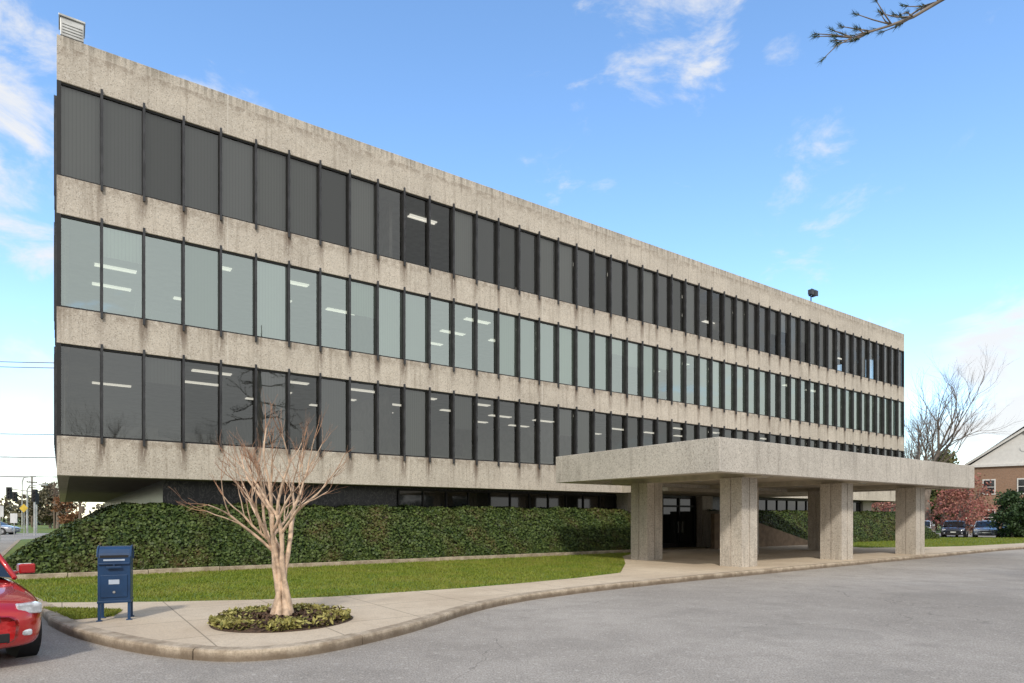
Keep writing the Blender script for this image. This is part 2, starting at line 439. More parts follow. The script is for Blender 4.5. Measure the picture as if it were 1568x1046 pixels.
for k,LL in ((0,LEN),(1,DEP),(2,LEN),(3,DEP)):
    f=side(k,LL); n=round(LL/BAY); bay=LL/n
    for ri,(z0,z1) in enumerate(rows):
        s0=0 if k in(0,2) else .14
        bx(fr,f,s0,LL-s0,.05,.14,z0,z0+.05); bx(fr,f,s0,LL-s0,.05,.14,z1-.05,z1)
        for i in range(n+1):
            t=i*bay
            if i==0: t+=.05
            if i==n: t-=.05
            if k in (1,3) and i in (0,n): continue
            if i in(0,n):
                bx(fr,f,t-.05,t+.05,.0,.14,z0+.0,z1)
                continue
            bx(fr,f,t-.036,t+.036,.055,.145,z0+.051,z1-.051)
            bx(fin,f,t-.018,t+.018,-.055,.05,z0-.17,z1+.10)
            bx(fin,f,t-.032,t+.032,-.072,-.057,z0-.17,z1+.10,0)
        for i in range(n):
            t0=i*bay+.03; t1=(i+1)*bay-.03
            pts=[]
            tl=[random.gauss(0,.003) for _ in range(3)]
            for (t,z,e) in ((t0,z0+.03,0),(t1,z0+.03,tl[0]),(t1,z1-.03,tl[0]+tl[1]),(t0,z1-.03,tl[1])):
                x,y=f(t,.10+e); pts.append((x,y,z))
            glass[ri].append(pts)
            q=random.random()
            if k==0:
                pz=None
                if ri==2: P=(1 if i in(0,2,3) else .6) if i<10 else (.0 if 10<=i<12 else .7)
                elif ri==1: P=.25 if i<10 else .66
                else: P=.0 if i<5 else .5
                if q<P: pz=z0+.05
                elif q<P+.14: pz=z1-random.uniform(.5,1.7)
                if pz is not None:
                    bpts=[]
                    for (t,z) in ((t0-.02,pz),(t1+.02,pz),(t1+.02,z1),(t0-.02,z1)):
                        x,y=f(t,.19); bpts.append((x,y,z))
                    blinds[ri].append(bpts)
            elif q<.6:
                bpts=[]
                for (t,z) in ((max(t0-.02,.26),z0),(min(t1+.02,LL-.26),z0),(min(t1+.02,LL-.26),z1),(max(t0-.02,.26),z1)):
                    x,y=f(t,.19); bpts.append((x,y,z))
                blinds[ri].append(bpts)
fin.obj('mullion_fins',M_fin,B); fr.obj('window_frames',M_bronze,B)
for ri in range(3):
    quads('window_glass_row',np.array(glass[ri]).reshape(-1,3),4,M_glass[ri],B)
    quads('window_blinds',np.array(blinds[ri]).reshape(-1,3),4,M_blind[ri],B)
mb=MB(); mb.box(2.7,LEN-2.7,1.2,DEP-1.2,.0,ZB+.008); mb.obj('ground_floor_walls',M_granite,B)
g1=MB(); f1=MB()
def strip_windows(t0,t1,z0,z1,y=1.17):
    g1.box(t0,t1,y,1.199,z0,z1)
    n=max(1,round((t1-t0)/BAY))
    f1.box(t0,t1,y-.05,y-.002,z1-.06,z1); f1.box(t0,t1,y-.05,y-.002,z0,z0+.06)
    for i in range(n+1):
        t=t0+(t1-t0)*i/n; f1.box(t-.03,t+.03,y-.06,y-.003,z0+.061,z1-.061)
strip_windows(10.7,22.2,1.9,2.8); strip_windows(31.5,46.5,1.9,2.8)
strip_windows(23.0,25.4,.3,2.75)
g1.box(25.5,28.1,1.165,1.199,.14,2.75)
for t in (25.5,26.8,28.1): f1.box(t-.05,t+.05,1.08,1.162,.14,2.75)
f1.box(25.56,26.74,1.1,1.16,2.25,2.35); f1.box(26.86,28.04,1.1,1.16,2.25,2.35)
f1.box(25.56,26.74,1.1,1.16,.16,.36); f1.box(26.86,28.04,1.1,1.16,.16,.36)
g1.obj('ground_floor_glass',M_gfglass,B); f1.obj('ground_floor_frames',M_bronze,B)
mb=MB(); mb.box(26.62,26.66,1.0,1.06,.9,1.5); mb.box(26.94,26.98,1.0,1.06,.9,1.5); mb.obj('door_handles',M_metal,B)
mb=MB(); mb.box(28.25,29.1,.75,1.19,.12,ZB); mb.box(22.25,22.75,.35,1.19,.12,ZB)
mb.box(22.4,22.7,-.95,.34,.12,2.08); mb.box(28.3,28.6,-.7,.74,.12,2.05); mb.box(45.9,47.1,1.0,1.19,.12,ZB)
mb.obj('entrance_piers',M_col,B)
mb=MB(); n=0
for y in (-.98,-.75):
    mb.v+=[(27.0,y,.1),(36.3,y,.1),(36.3,y,.2),(28.6,y,1.9),(27.0,y,1.9)]
mb.f+=[(n,n+1,n+2,n+3,n+4),(n+9,n+8,n+7,n+6,n+5)]+[(n+i,n+5+i,n+5+(i+1)%5,n+(i+1)%5) for i in range(5)]; mb.m+=[0]*7
mb.obj('ramp_wall',M_ramp,B)
mb=MB(); mb.box(.08,.62,.15,.75,ZT+.12,ZT+.62); mb.box(.04,.66,.11,.79,ZT+.621,ZT+.68)
for x in (.15,.55):
    for y in (.2,.7): mb.box(x-.03,x+.03,y-.03,y+.03,ZT-.02,ZT+.119)
mb.obj('rooftop_vent_box',M_metal,B,bevel=.01)
mb=MB()
for z in (.2,.28,.36,.44): mb.box(.12,.58,.13,.149,ZT+z,ZT+z+.03)
mb.obj('vent_louvres',M_metal,B)
mb=MB(); mb.cyl((37.9,.2,ZT+.2),(0,0,1),.035,.4,8); mb.box(37.65,38.15,.17,.23,ZT+.4,ZT+.44)
for x in (37.7,38.1):
    mb.box(x-.15,x+.15,-.02,.2,ZT+.45,ZT+.74); mb.box(x-.17,x+.17,-.05,-.021,ZT+.43,ZT+.76)
mb.obj('roof_floodlight',M_fin,B)

# ------------------------------------------------------------ canopy
C=empty('entrance_canopy',A,ANG)
T0,T1,W0,W1=15.25,33.1,-10.1,-2.8; CB,CT=3.0,3.98
mb=MB(); mb.box(T0,T1,W0,W0+.35,CB,CT); mb.box(T0,T1,W1-.35,W1,CB,CT)
mb.box(T0,T0+.35,W0+.35,W1-.35,CB,CT); mb.box(T1-.35,T1,W0+.35,W1-.35,CB,CT)
mb.obj('fascia',M_canopy,C,bevel=.015)
mb=MB(); mb.box(T0+.35,T1-.35,W0+.35,W1-.35,CB+.14,CT-.1)
mb.box(21.5,33.1,W1,1.1,ZB-.0,ZB+.6)  # unseen link slab to the entrance, widened to shade the ramp wall
for t in (18.1,24.15,30.2): mb.box(t-.3,t+.3,W0+.352,W1-.352,CB-.02,CB+.139)
mb.obj('soffit',M_soffit,C)
mb=MB()
for t in (18.1,24.15,30.2):
    for w in (-8.7,-4.7):
        a=.41; g_=.02
        pts=[(-a,-a),(-g_,-a),(-g_,-a+.03),(g_,-a+.03),(g_,-a),(a,-a),(a,-g_),(a-.03,-g_),(a-.03,g_),(a,g_),(a,a),(g_,a),(g_,a-.03),(-g_,a-.03),(-g_,a),(-a,a),(-a,g_),(-a+.03,g_),(-a+.03,-g_),(-a,-g_)]
        mb.prism([(t+p[0],w+p[1]) for p in pts],.12,CB-.02)
mb.obj('columns',M_col,C)
mb=MB()
for t in (20.5,27.5):
    for w in (-8,-5.2): mb.cyl((t,w,CB+.125),(0,0,1),.14,.03,16)
mb.obj('recessed_downlights',M_metal,C)

# ------------------------------------------------------------ hedges (ivy bank)
def hedge(name,ta,tb,taperL,taperR,n,wrap=0):
    E=empty(name,A,ANG)
    def H(t,w):
        f=.16+1.86*np.clip((w+.8)/1.25,0,1)**.62
        if taperL: f=np.minimum(f,.1+1.92*np.clip((t-ta)/taperL,0,1)**.85)
        if taperR: f=np.minimum(f,.1+1.92*np.clip((tb-t)/taperR,0,1)**.85)
        f=f+.05*np.sin(t*2.1+w)*np.sin(w*3+t*.7)+.03*np.sin(t*5.3)+.02*np.sin(t*11+w*9)
        return f
    regs=[(ta,tb,-.8,1.12,n)]
    if wrap: regs.append((ta,2.6,1.12,wrap,int(n*.35)))
    P=[];N=[]
    mb=MB()
    for (a,b,c,d,m_) in regs:
        t=rng.uniform(a,b,m_)
        w=np.where(rng.random(m_)<.75,c+(d-c)*rng.random(m_)**1.9,rng.uniform(c,d,m_)) if c<0 else rng.uniform(c,d,m_)
        h=H(t,w); e=.03
        nx=-(H(t+e,w)-h)/e; ny=-(H(t,w+e)-h)/e
        nn=np.stack([nx,ny,np.ones_like(nx)],1); nn/=np.linalg.norm(nn,axis=1,keepdims=True)
        p=np.stack([t,w,h],1)+nn*rng.uniform(-.04,.09,(m_,1))
        P.append(p);N.append(nn)
        nu=max(4,int((b-a)*5)); nv=max(6,int((d-c)*10)); base=len(mb.v)
        for i in range(nu+1):
            for j in range(nv+1):
                tt=a+(b-a)*i/nu; ww=c+(d-c)*(j/nv)**(1.5 if c<0 else 1); mb.v.append((tt,ww,float(H(np.array(tt),np.array(ww)))-.05))
        for i in range(nu):
            for j in range(nv):
                q=base+i*(nv+1)+j; mb.f.append((q,q+nv+1,q+nv+2,q+1)); mb.m.append(0)
    m_=int(n*.12); t=rng.uniform(ta,tb,m_); z=rng.uniform(.1,.5,m_)
    P.append(np.stack([t,-.82+rng.uniform(-.03,.05,m_),z],1)); N.append(np.tile([0,-1,.2],(m_,1)))
    mb.face([(ta,-.8,.1),(tb,-.8,.1),(tb,-.79,.5),(ta,-.79,.5)])
    mb.obj('hedge_mass',M_ivyc,E,smooth=True)
    cards('ivy_leaves',np.concatenate(P),np.concatenate(N),.075,M_ivy,E,1.25,.6)
    return E
hedge('ivy_hedge',-1.5,22.38,3.2,0,70000,wrap=14)
hedge('ivy_hedge',28.62,53.5,0,3.0,30000)
mb=MB()
for i in range(13): mb.box(-1.6+i*1.85,-1.6+(i+1)*1.85-.015,-1.0,-.86,.1,.25+random.uniform(-.01,.01))
mb.obj('retaining_edge',M_curb,empty('planter_edging',A,ANG),bevel=.01)

# ------------------------------------------------------------ grass blades
def inpoly(x,y,poly):
    c=np.zeros(len(x),bool); n=len(poly)
    for i in range(n):
        x1,y1=poly[i]; x2,y2=poly[(i+1)%n]
        c^=((y1>y)!=(y2>y))&(x<(x2-x1)*(y-y1)/(y2-y1+1e-12)+x1)
    return c
def blades(name,poly,n,h,z=.12):
    xs=[p[0] for p in poly]; ys=[p[1] for p in poly]
    x=rng.uniform(min(xs),max(xs),n); y=rng.uniform(min(ys),max(ys),n); k=inpoly(x,y,poly); x=x[k];y=y[k]
    m_=len(x); a=rng.uniform(0,2*np.pi,m_); hh=h*rng.uniform(.5,1.4,m_); wd=.012*rng.uniform(.7,1.4,m_)
    p=np.stack([x,y,np.full(m_,z)],1); d=np.stack([np.cos(a)*wd,np.sin(a)*wd,np.zeros(m_)],1)
    tip=p+np.stack([rng.normal(0,.025,m_),rng.normal(0,.025,m_),hh],1)
    return quads(name,np.stack([p-d,p+d,tip],1).reshape(-1,3),3,M_grassb)
hl=[tuple(L2W(t,-1.0)[:2]) for t in (21.8,15,8,2,-1.5)]
lawn1=[(-8.8,11.9),(-6.5,12.05),(-4.78,12.35),(-3.6,12.8),(-2.55,13.45),(-1.1,14.35),(.25,15.45),(1.7,16.75),(3.1,18.35),(3.9,22.0),(4.5,26.0)]+hl
blades('grass',lawn1,140000,.05)
lawn2=[(18.4,33.5),(22.7,34.5),(25.5,35.7),(31.8,39.8),(45,44.8),(45,50),(33,50),(27,45),(18,38)]
blades('grass',lawn2,45000,.07)
blades('grass',[(-8.15,11.1),(-6.6,10.85),(-6.35,10.2),(-6.75,9.85),(-7.3,10.35)],9000,.04,.13)
poly_sheet('mulch_patch',[tuple(L2W(t,w)[:2]) for t,w in ((20.4,-1.02),(22.3,-1.02),(22.2,-2.3),(21.3,-2.0))],.131,M_mulch)

# ------------------------------------------------------------ trees
def rperp(d):
    v=Vector((random.gauss(0,1),random.gauss(0,1),random.gauss(0,1))); v-=d*v.dot(d); return v.normalized()
def grow(mb,p,d,L,r,lev,maxlev,k,spread,upb,ratio=.72,nchild=(2,4),jit=.12,tip=.35,mtwig=None,seg=4):
    pts=[p.copy()]; rad=[r]; q=p.copy(); dd=d.copy()
    for i in range(seg):
        dd=(dd+rperp(dd)*jit+Vector((0,0,upb*.15))).normalized()
        q=q+dd*(L/seg); pts.append(q.copy()); rad.append(r*(1-(1-tip)*(i+1)/seg) if lev==maxlev else r*(1-.35*(i+1)/seg))
    mb.tube(pts,rad,max(3,k-lev),1 if (mtwig and lev>=mtwig) else 0,cap=(lev==maxlev))
    if lev==maxlev: return
    nc=random.randint(*nchild)
    for c in range(nc):
        f=1.0 if c<2 else random.uniform(.45,.95)
        idx=min(seg,max(1,round(f*seg))); bp=pts[idx]
        cd=(dd+rperp(dd)*spread*random.uniform(.6,1.3)+Vector((0,0,upb*.3))).normalized()
        grow(mb,bp,cd,L*ratio*random.uniform(.75,1.15),rad[idx]*(.78 if c==0 else .6),lev+1,maxlev,k,spread,upb,ratio,nchild,jit,tip,mtwig,seg)
TC=Vector((-3.50,9.75,.13))
mb=MB(); random.seed(5)
nst=6
for s in range(nst):
    a=2*math.pi*s/nst+random.uniform(-.25,.25)
    pts=[];rad=[]
    lean=random.uniform(.04,.16); tw=random.choice((-1,1))*random.uniform(.8,1.9)
    H=random.uniform(1.25,1.75)
    for i in range(13):
        f=i/12; rr=.115-.075*math.sin(f*math.pi)**1.2+lean*f**2
        aa=a+tw*f
        pts.append(TC+Vector((rr*math.cos(aa)+.025*math.sin(f*8+s*1.7),rr*math.sin(aa)+.02*math.cos(f*7+s),-.03+H*f))); rad.append(.044*(1-.30*f)+(.035*(1-f)**7)+.004*math.sin(f*25+s))
    mb.tube(pts,rad,10)
    af=a+tw
    for c in range(3):
        ang=af+(c-1)*1.0+random.uniform(-.3,.3)
        out=Vector((math.cos(ang),math.sin(ang),0))
        o_=[.9,.35,.95][c]*random.uniform(.8,1.25)
        cd=(out*o_+Vector((.10,0,.95))).normalized()
        grow(mb,pts[-1] if c<2 else pts[-3],cd,random.uniform(.58,.86),.025,1,4,7,.42,.16,.64,(2,4),.11,.6,3,4)
mb.obj('trunk_and_branches',[M_bark,M_twig],empty('crepe_myrtle_tree'),smooth=True)
bed=MB(); ring=[]
for i in range(40):
    a=2*math.pi*i/40; ring.append((TC.x+1.03*math.cos(a)*(1+.03*math.sin(3*a)),TC.y+1.03*math.sin(a)))
E=empty('flower_bed')
bed.v=[(x,y,.131) for x,y in ring]+[(TC.x+(x-TC.x)*.5,TC.y+(y-TC.y)*.5,.20) for x,y in ring]+[(TC.x,TC.y,.22)]
for i in range(40):
    j=(i+1)%40; bed.f+=[(i,j,40+j,40+i),(40+i,40+j,80)]; bed.m+=[0,0]
bed.obj('mulch',M_mulch,E,smooth=True)
n=9000; a=rng.uniform(0,2*np.pi,n); rr=1.0*np.sqrt(rng.uniform(.12,1,n))
den=(np.sin(a*5+1)*.5+np.sin(a*9+rr*7)*.5+rng.normal(0,.4,n))>.1
den&=(rr>.70)|(rng.random(n)<.18)
a=a[den];rr=rr[den]
P=np.stack([TC.x+rr*np.cos(a),TC.y+rr*np.sin(a),.15+rng.uniform(0,.11,len(a))],1)
cards('bed_plants',P,np.tile([0,0,1.],(len(a),1)),.04,M_bed,E,2.2,.9)
n=2500; P=np.stack([TC.x+rng.normal(0,.5,n),TC.y+rng.normal(0,.5,n),.16+rng.uniform(0,.07,n)],1)
k=np.hypot(P[:,0]-TC.x,P[:,1]-TC.y)<1; cards('mulch_chips',P[k],np.tile([0,0,1.],(k.sum(),1)),.035,M_mulch,E,2.5,.5,False)

def bare_tree(name,loc,h,seed,maxlev=6,mats=None,spread=.5,r=None):
    random.seed(seed); mb=MB()
    grow(mb,Vector((0,0,-.1)),Vector((0,0,1)),h*.24,r or h*.026,0,maxlev,8,spread,.30,.77,(3,4),.13,.5,4,3)
    mx=max(v[2] for v in mb.v); s=h/mx; mb.v=[(x*s,y*s,z*s) for x,y,z in mb.v]
    return mb.obj(name,mats or [M_bark2,M_twig],None,smooth=True,loc=loc)
M_twig2=simple('twig_grey_brown',(.20,.15,.12),.9,var=.2)
bt=bare_tree('bare_tree',(38.8,60,0),17,14,6,[M_bark2,M_twig2])
def inst(o,loc,s,rz,name='bare_tree'):
    n=bpy.data.objects.new(name,o.data); scene.collection.objects.link(n); n.location=loc; n.scale=(s,s,s); n.rotation_euler[2]=rz; return n
for i,(x,y,s) in enumerate([(-24,-17,.75),(-13,-20,.9),(-2,-19,.75),(9,-24,.9),(22,-22,.8),(36,-26,.85),(52,-26,.9),(-38,-20,.8)]):
    inst(bt,(x,y,0),s,i*1.3)
inst(bt,(42.0,66,0),.8,2.0); inst(bt,(60,95,0),.9,2.0)
M_ever=leafm('evergreen_leaf',[(.02,.045,.015),(.05,.09,.03),(.035,.05,.02)],0,.4)
M_spring=leafm('spring_leaf',[(.09,.13,.03),(.17,.19,.06),(.12,.10,.04)],.2,.3)
M_pink=leafm('redbud_blossom',[(.30,.08,.08),(.46,.20,.16),(.24,.13,.07)],.2,.6)
M_haze=leafm('distant_foliage',[(.08,.085,.05),(.15,.13,.08),(.11,.08,.06)],0,.12)
M_red=leafm('red_spring_tree',[(.22,.09,.05),(.30,.16,.08),(.18,.1,.05)],.2,.3)
def leafy(name,loc,h,w,mat_,n,seed,size=.3,cone=False,z0=.15):
    random.seed(seed); r=np.random.default_rng(seed); E=empty(name,loc)
    mb=MB(); grow(mb,Vector((0,0,-.1)),Vector((0,0,1)),h*.3,h*.025,0,3,7,.5,.3,.7,(3,4))
    mx=max(v[2] for v in mb.v); s=h*.9/mx; mb.v=[(x*s,y*s,z*s) for x,y,z in mb.v]
    mb.obj('trunk',M_bark2,E,smooth=True)
    nc=70; C_=[]
    for i in range(nc):
        f=r.random(); z=h*(z0+(1-z0)*f); rad=w*.5*((1-f)**.8+.05 if cone else math.sin(math.pi*min(1,.12+.85*f))**.7)
        a=r.uniform(0,6.28); q=rad*math.sqrt(r.random()); C_.append((q*math.cos(a),q*math.sin(a),z))
    C_=np.array(C_); idx=r.integers(0,nc,n)
    P=C_[idx]+r.normal(0,1,(n,3))*np.array([w*.075,w*.075,h*.04])
    cards('foliage',P,r.normal(0,1,(n,3)),size,mat_,E,1.4,.5)
    return E
leafy('evergreen_tree',(50,74,0),9.0,5,M_spring,5000,5,.30,True,.25)
leafy('redbud_tree',(39.6,57,0),4.1,4.4,M_pink,2600,6,.15)
leafy('redbud_tree',(36.5,62,0),4.0,4,M_pink,1600,16,.14)
leafy('redbud_tree',(48.5,68,0),6.2,4.5,M_pink,1800,26,.18)
leafy('green_shrub',(39.6,50.6,0),3.6,3.2,M_ever,7000,8,.14,False,.02)
leafy('spring_tree',(57,86,0),8,7,M_spring,6000,9,.3)
leafy('spring_tree',(66,98,0),9,9,M_haze,6000,19,.35)
leafy('red_tree',(-68,98,0),5.4,4,M_red,1800,12,.25)
leafy('spring_tree',(-56,100,0),5,6,M_spring,3500,13,.3)
leafy('spring_tree',(-75,104,0),7,6,M_haze,3500,33,.3)
inst(bt,(-71,100,0),.58,1.0); inst(bt,(-62,104,0),.5,2.6)
def mass(name,x0,x1,y,h,n,seed,mat_=M_haze,size=.9):
    r=np.random.default_rng(seed); nc=int((x1-x0)/4)
    cx=r.uniform(x0,x1,nc); ch=h*r.uniform(.55,1.1,nc); cy=y+r.uniform(-6,6,nc)
    idx=r.integers(0,nc,n)
    P=np.stack([cx[idx]+r.normal(0,2.4,n),cy[idx]+r.normal(0,2,n),np.abs(ch[idx]*r.random(n)**.7+r.normal(0,.5,n))],1)
    return cards(name,P,r.normal(0,1,(n,3)),size,mat_,None,1.4,.5)
mass('distant_tree_line',-260,-20,150,6.5,9000,1)
mass('distant_tree_line',30,330,150,10,14000,2)
mass('distant_tree_line',-160,200,-60,11,15000,4)

random.seed(21)
PT=empty('pine_tree'); mb=MB()
base=Vector((13.5,1.5,0))
mb.tube([base,base+Vector((.1,.1,4)),base+Vector((.0,.3,8)),base+Vector((-.2,.4,12)),base+Vector((0,.4,16))],[.32,.27,.22,.15,.04],10)
tips=[]
def pbough(p,d,L,r,lev):
    pts=[p.copy()];rad=[r]; q=p.copy(); dd=d.copy(); n=7
    for i in range(n):
        dd=(dd+rperp(dd)*.16).normalized(); q=q+dd*L/n; pts.append(q.copy()); rad.append(r*(1-.75*(i+1)/n))
        if lev<2 and i>1:
            for s in range(1+(lev==0)):
                cd=(dd+rperp(dd)*.9).normalized(); cd.z*=.6; pbough(q,cd.normalized(),L*random.uniform(.22,.42),rad[-1]*.6,lev+1)
        if lev>=1: tips.append((q.copy(),dd.copy()))
    mb.tube(pts,rad,5,0); tips.append((q.copy(),dd.copy()))
p0=base+Vector((0,.3,8.6)); mid=Vector((6.6,7.9,8.75))
mb.tube([p0,p0.lerp(mid,.5)+Vector((0,0,.25)),mid],[.09,.06,.035],6)
main=[mid,Vector((6.1,8.0,8.60)),Vector((5.7,8,8.36)),Vector((5.35,8.0,8.16)),Vector((5.05,8.05,8.0)),Vector((4.75,8.0,7.86)),Vector((4.5,8.0,7.78)),Vector((4.25,8.0,7.70))]
mb.tube(main,[.035,.030,.026,.022,.018,.015,.012,.008],6)
for i,pp in enumerate(main[1:]):
    for s in range(4):
        d=Vector((-.8,random.uniform(-.6,.6),random.uniform(-.5,.55))).normalized()
        L=random.uniform(.2,.5); e=pp+d*L*.5+Vector((0,0,random.uniform(-.05,.05))); e2=pp+d*L
        mb.tube([pp,e,e2],[.009,.007,.004],4); tips+= [(e2.copy(),d.copy())]
        if random.random()<.6: tips.append((e.copy(),d.copy()))
for zz in (7,9,10.2,11.4,12.6,13.8,14.8):
    for s in range(4):
        a=random.uniform(-1.9,1.2); pbough(base+Vector((0,.35,zz)),Vector((math.cos(a),math.sin(a),.15)).normalized(),(17-zz)*.42,.06,1)
mb.obj('trunk_and_boughs',M_bark2,PT,smooth=True)
V=[]
for p,d in tips:
    for i in range(34):
        dd=(d*.8+rperp(d)*random.uniform(.3,1.0)).normalized(); L=random.uniform(.05,.10); w=rperp(dd)*.0032
        o=p-d*random.uniform(0,.08)
        V+= [tuple(o-w),tuple(o+w),tuple(o+dd*L)]
quads('needles',np.array(V),3,M_ever,PT)

# ------------------------------------------------------------ mailbox
MBX=empty('mailbox',(-6.16,9.95,.126),R(26))
M_blue=simple('mailbox_blue',(.010,.045,.12),.4,0,.5,var=.2,coat=.1)
M_lab=simple('label_white',(.45,.52,.62),.5)
mb=MB(); w=.215; D_=.21; prof=[(-D_,.27),(-D_,.97),(-D_+.015,1.03),(-D_+.06,1.09),(-D_+.13,1.125),(0.02,1.135),(.10,1.12),(.17,1.07),(D_-.01,1.0),(D_,.92),(D_,.27)]
n=len(prof)
mb.v+=[(-w,y,z) for y,z in prof]+[(w,y,z) for y,z in prof]
mb.f.append(tuple(range(n))); mb.f.append(tuple(reversed(range(n,2*n)))); mb.m+=[0,0]
for i in range(n):
    j=(i+1)%n; mb.f.append((i,n+i,n+j,j)); mb.m.append(0)
mb.obj('body',M_blue,MBX,bevel=.01)
mb=MB()
for sx in (-1,1):
    mb.tube([(sx*(w+.004),y*1.04,z+.004) for y,z in prof[1:-1]],.013,6)
    for y in (-.185,.185):
        mb.box(sx*.195-.02,sx*.195+.02,y-.02,y+.02,.0,.272); mb.box(sx*.195-.04,sx*.195+.04,y-.04,y+.04,-.0,.015)
mb.box(-w-.008,w+.008,-D_-.008,D_+.008,.271,.31); mb.box(-.175,.175,-D_-.014,-D_-.001,.36,.70)
mb.box(-w+.01,w-.01,-D_-.03,-D_-.001,.86,.885); mb.box(-.10,.10,-D_-.05,-D_-.03,.80,.835); mb.box(-.012,.012,-D_-.04,-D_-.0,.835,.86)
mb.obj('frame_and_legs',M_blue,MBX,bevel=.006)
mb=MB(); mb.box(-.07,.07,-D_-.018,-D_-.0145,.56,.63); mb.box(-.14,.14,-D_-.004,-D_-.001,.915,.94); mb.obj('labels',M_lab,MBX)
mb=MB(); mb.box(-.185,.185,-D_-.006,-D_-.001,.965,1.0); mb.obj('slot',M_black,MBX)
mb=MB(); mb.cyl((0,-D_-.02,.44),(0,1,0),.018,.012,12); mb.obj('lock',M_metal,MBX)

# ------------------------------------------------------------ cars
M_glassc=simple('car_glass',(.015,.018,.02),.05,0,.8,var=.05)
M_rim=simple('alloy_rim',(.45,.45,.46),.3,.8)
M_lamp=simple('headlight_lens',(.6,.62,.65),.08,.2,.8,var=.3,vscale=20)
M_tail=simple('taillight_red',(.35,.01,.01),.15)
M_plate=simple('licence_plate',(.65,.66,.6),.5)
def car(name,loc,rz,col,suv=False,scale=1):
    E=empty(name,loc,rz); E.scale=(scale,)*3
    P=simple('car_paint',col,.22,.25,.6,var=.03,coat=1)
    hz=.15 if suv else 0
    S=[(2.28,.50,.60,.30),(2.24,.68,.68,.24),(2.10,.80,.76,.20),(1.8,.87,.83,.20),(1.4,.89,.89,.20),(.95,.90,.96,.20),(.4,.905,.98,.2),(-.4,.905,.99,.2),(-1.2,.90,1.0,.2),(-1.6,.885,1.02,.2),(-2.0,.85,1.01,.22),(-2.2,.78,.94,.26),(-2.28,.62,.84,.32)]
    mb=MB(); K=13
    for x,hw,zt,zb in S:
        zt+=hz; h=zt-zb
        half=[(hw*.80,zb),(hw*.955,zb+h*.10),(hw*.985,zb+h*.35),(hw,zb+h*.62),(hw*.965,zb+h*.85),(hw*.86,zb+h*.97)]
        ring=half+[(0,zt+.03)]+[(-a,b) for a,b in reversed(half)]
        mb.v+=[(x,a,b) for a,b in ring]
    for i in range(len(S)-1):
        for j in range(K):
            j2=(j+1)%K; mb.f.append((i*K+j,i*K+j2,(i+1)*K+j2,(i+1)*K+j)); mb.m.append(0)
    mb.f.append(tuple(range(K))); mb.m.append(0); mb.f.append(tuple(reversed(range((len(S)-1)*K,len(S)*K)))); mb.m.append(0)
    o=mb.obj('body',P,E,smooth=True); sm=o.modifiers.new('s','SUBSURF'); sm.levels=2; sm.render_levels=2
    rt=1.44+ (hz*1.6); zb=.93+hz
    back=-2.05 if suv else -1.75; rb=-1.75 if suv else -1.0
    G=[(1.05,.74,zb,zb+.03),(.35,.70,zb,rt-.08),(.05,.66,zb,rt),(-.7,.66,zb,rt+.01),(rb,.63,zb,rt-.06),(back,.66,zb,zb+.08)]
    mg=MB(); mr=MB()
    for x,hw,z0,z1 in G:
        mg.v+=[(x,.80,z0),(x,hw*.98 if z1-z0>.2 else .78,z1-.03),(x,hw*.85,z1),(x,-hw*.85,z1),(x,-hw*.98 if z1-z0>.2 else -.78,z1-.03),(x,-.80,z0)]
    for i in range(len(G)-1):
        for j in range(5):
            mg.f.append((i*6+j,i*6+j+1,(i+1)*6+j+1,(i+1)*6+j)); mg.m.append(0)
    mg.obj('windows',M_glassc,E)
    rr=[(G[i][0],G[i][1],G[i][3]) for i in (1,2,3,4)]
    for x,hw,z in rr: mr.v+=[(x,hw*1.01,z-.045),(x,hw*.85,z+.012),(x,0,z+.03),(x,-hw*.85,z+.012),(x,-hw*1.01,z-.045)]
    for i in range(3):
        for j in range(4): mr.f.append((i*5+j,i*5+j+1,(i+1)*5+j+1,(i+1)*5+j)); mr.m.append(0)
    mr.obj('roof',P,E,smooth=True)
    mp=MB()
    for s in (-1,1):
        mp.tube([(1.05,s*.79,zb),(.35,s*.70,rt-.10),(.05,s*.665,rt-.02)],.032,6)
        mp.tube([(back,s*.76,zb+.05),(rb,s*.63,rt-.09)],.045,6)
        mp.tube([(-.45,s*.81,zb),(-.5,s*.665,rt-.03)],.03,6)
    mp.obj('pillars',P,E,smooth=True)
    mm=MB()
    for s in (-1,1):
        mm.box(.66,.80,s*.90,s*1.08,zb+.03,zb+.16); mm.box(.70,.78,s*.78,s*.90,zb+.03,zb+.07)
    mm.obj('door_mirrors',P,E,bevel=.045)
    mw=MB()
    for x in (1.38,-1.38):
        for s in (-1,1):
            mw.cyl((x,s*.78,.33),(0,1,0),.38,.21,24,2)
            mw.cyl((x,s*.79,.33),(0,1,0),.33,.20,24,0)
            mw.cyl((x,s*.89,.33),(0,1,0),.22,.02,20,1)
            for q in range(5):
                a=q*2*math.pi/5; mw.tube([(x,s*.90,.33),(x+.2*math.cos(a),s*.898,.33+.2*math.sin(a))],.02,5,1)
    mw.obj('wheels',[M_black,M_rim,M_black],E)
    ml=MB()
    for s in (-1,1):
        ml.box(2.0,2.225,s*.52,s*.76,.60+hz,.72+hz,0)
        ml.box(-2.265,-2.1,s*.50,s*.78,.74+hz,.90+hz,1)
        ml.box(2.1,2.262,s*.50,s*.66,.36+hz,.43+hz,0)
    ml.box(2.2,2.292,-.36,.36,.52+hz,.62+hz,2); ml.box(2.2,2.285,-.45,.45,.30+hz,.42+hz,2)
    ml.box(-2.30,-2.2,-.22,.22,.60+hz,.72+hz,3); ml.box(2.25,2.30,-.2,.2,.43+hz,.515+hz,3)
    ml.obj('lamps_grille_plates',[M_lamp,M_tail,M_black,M_plate],E,bevel=.02)
    return E
car('parked_car',(-7.66,8.20,0),math.atan2(-.62,.785),(.50,.012,.014))
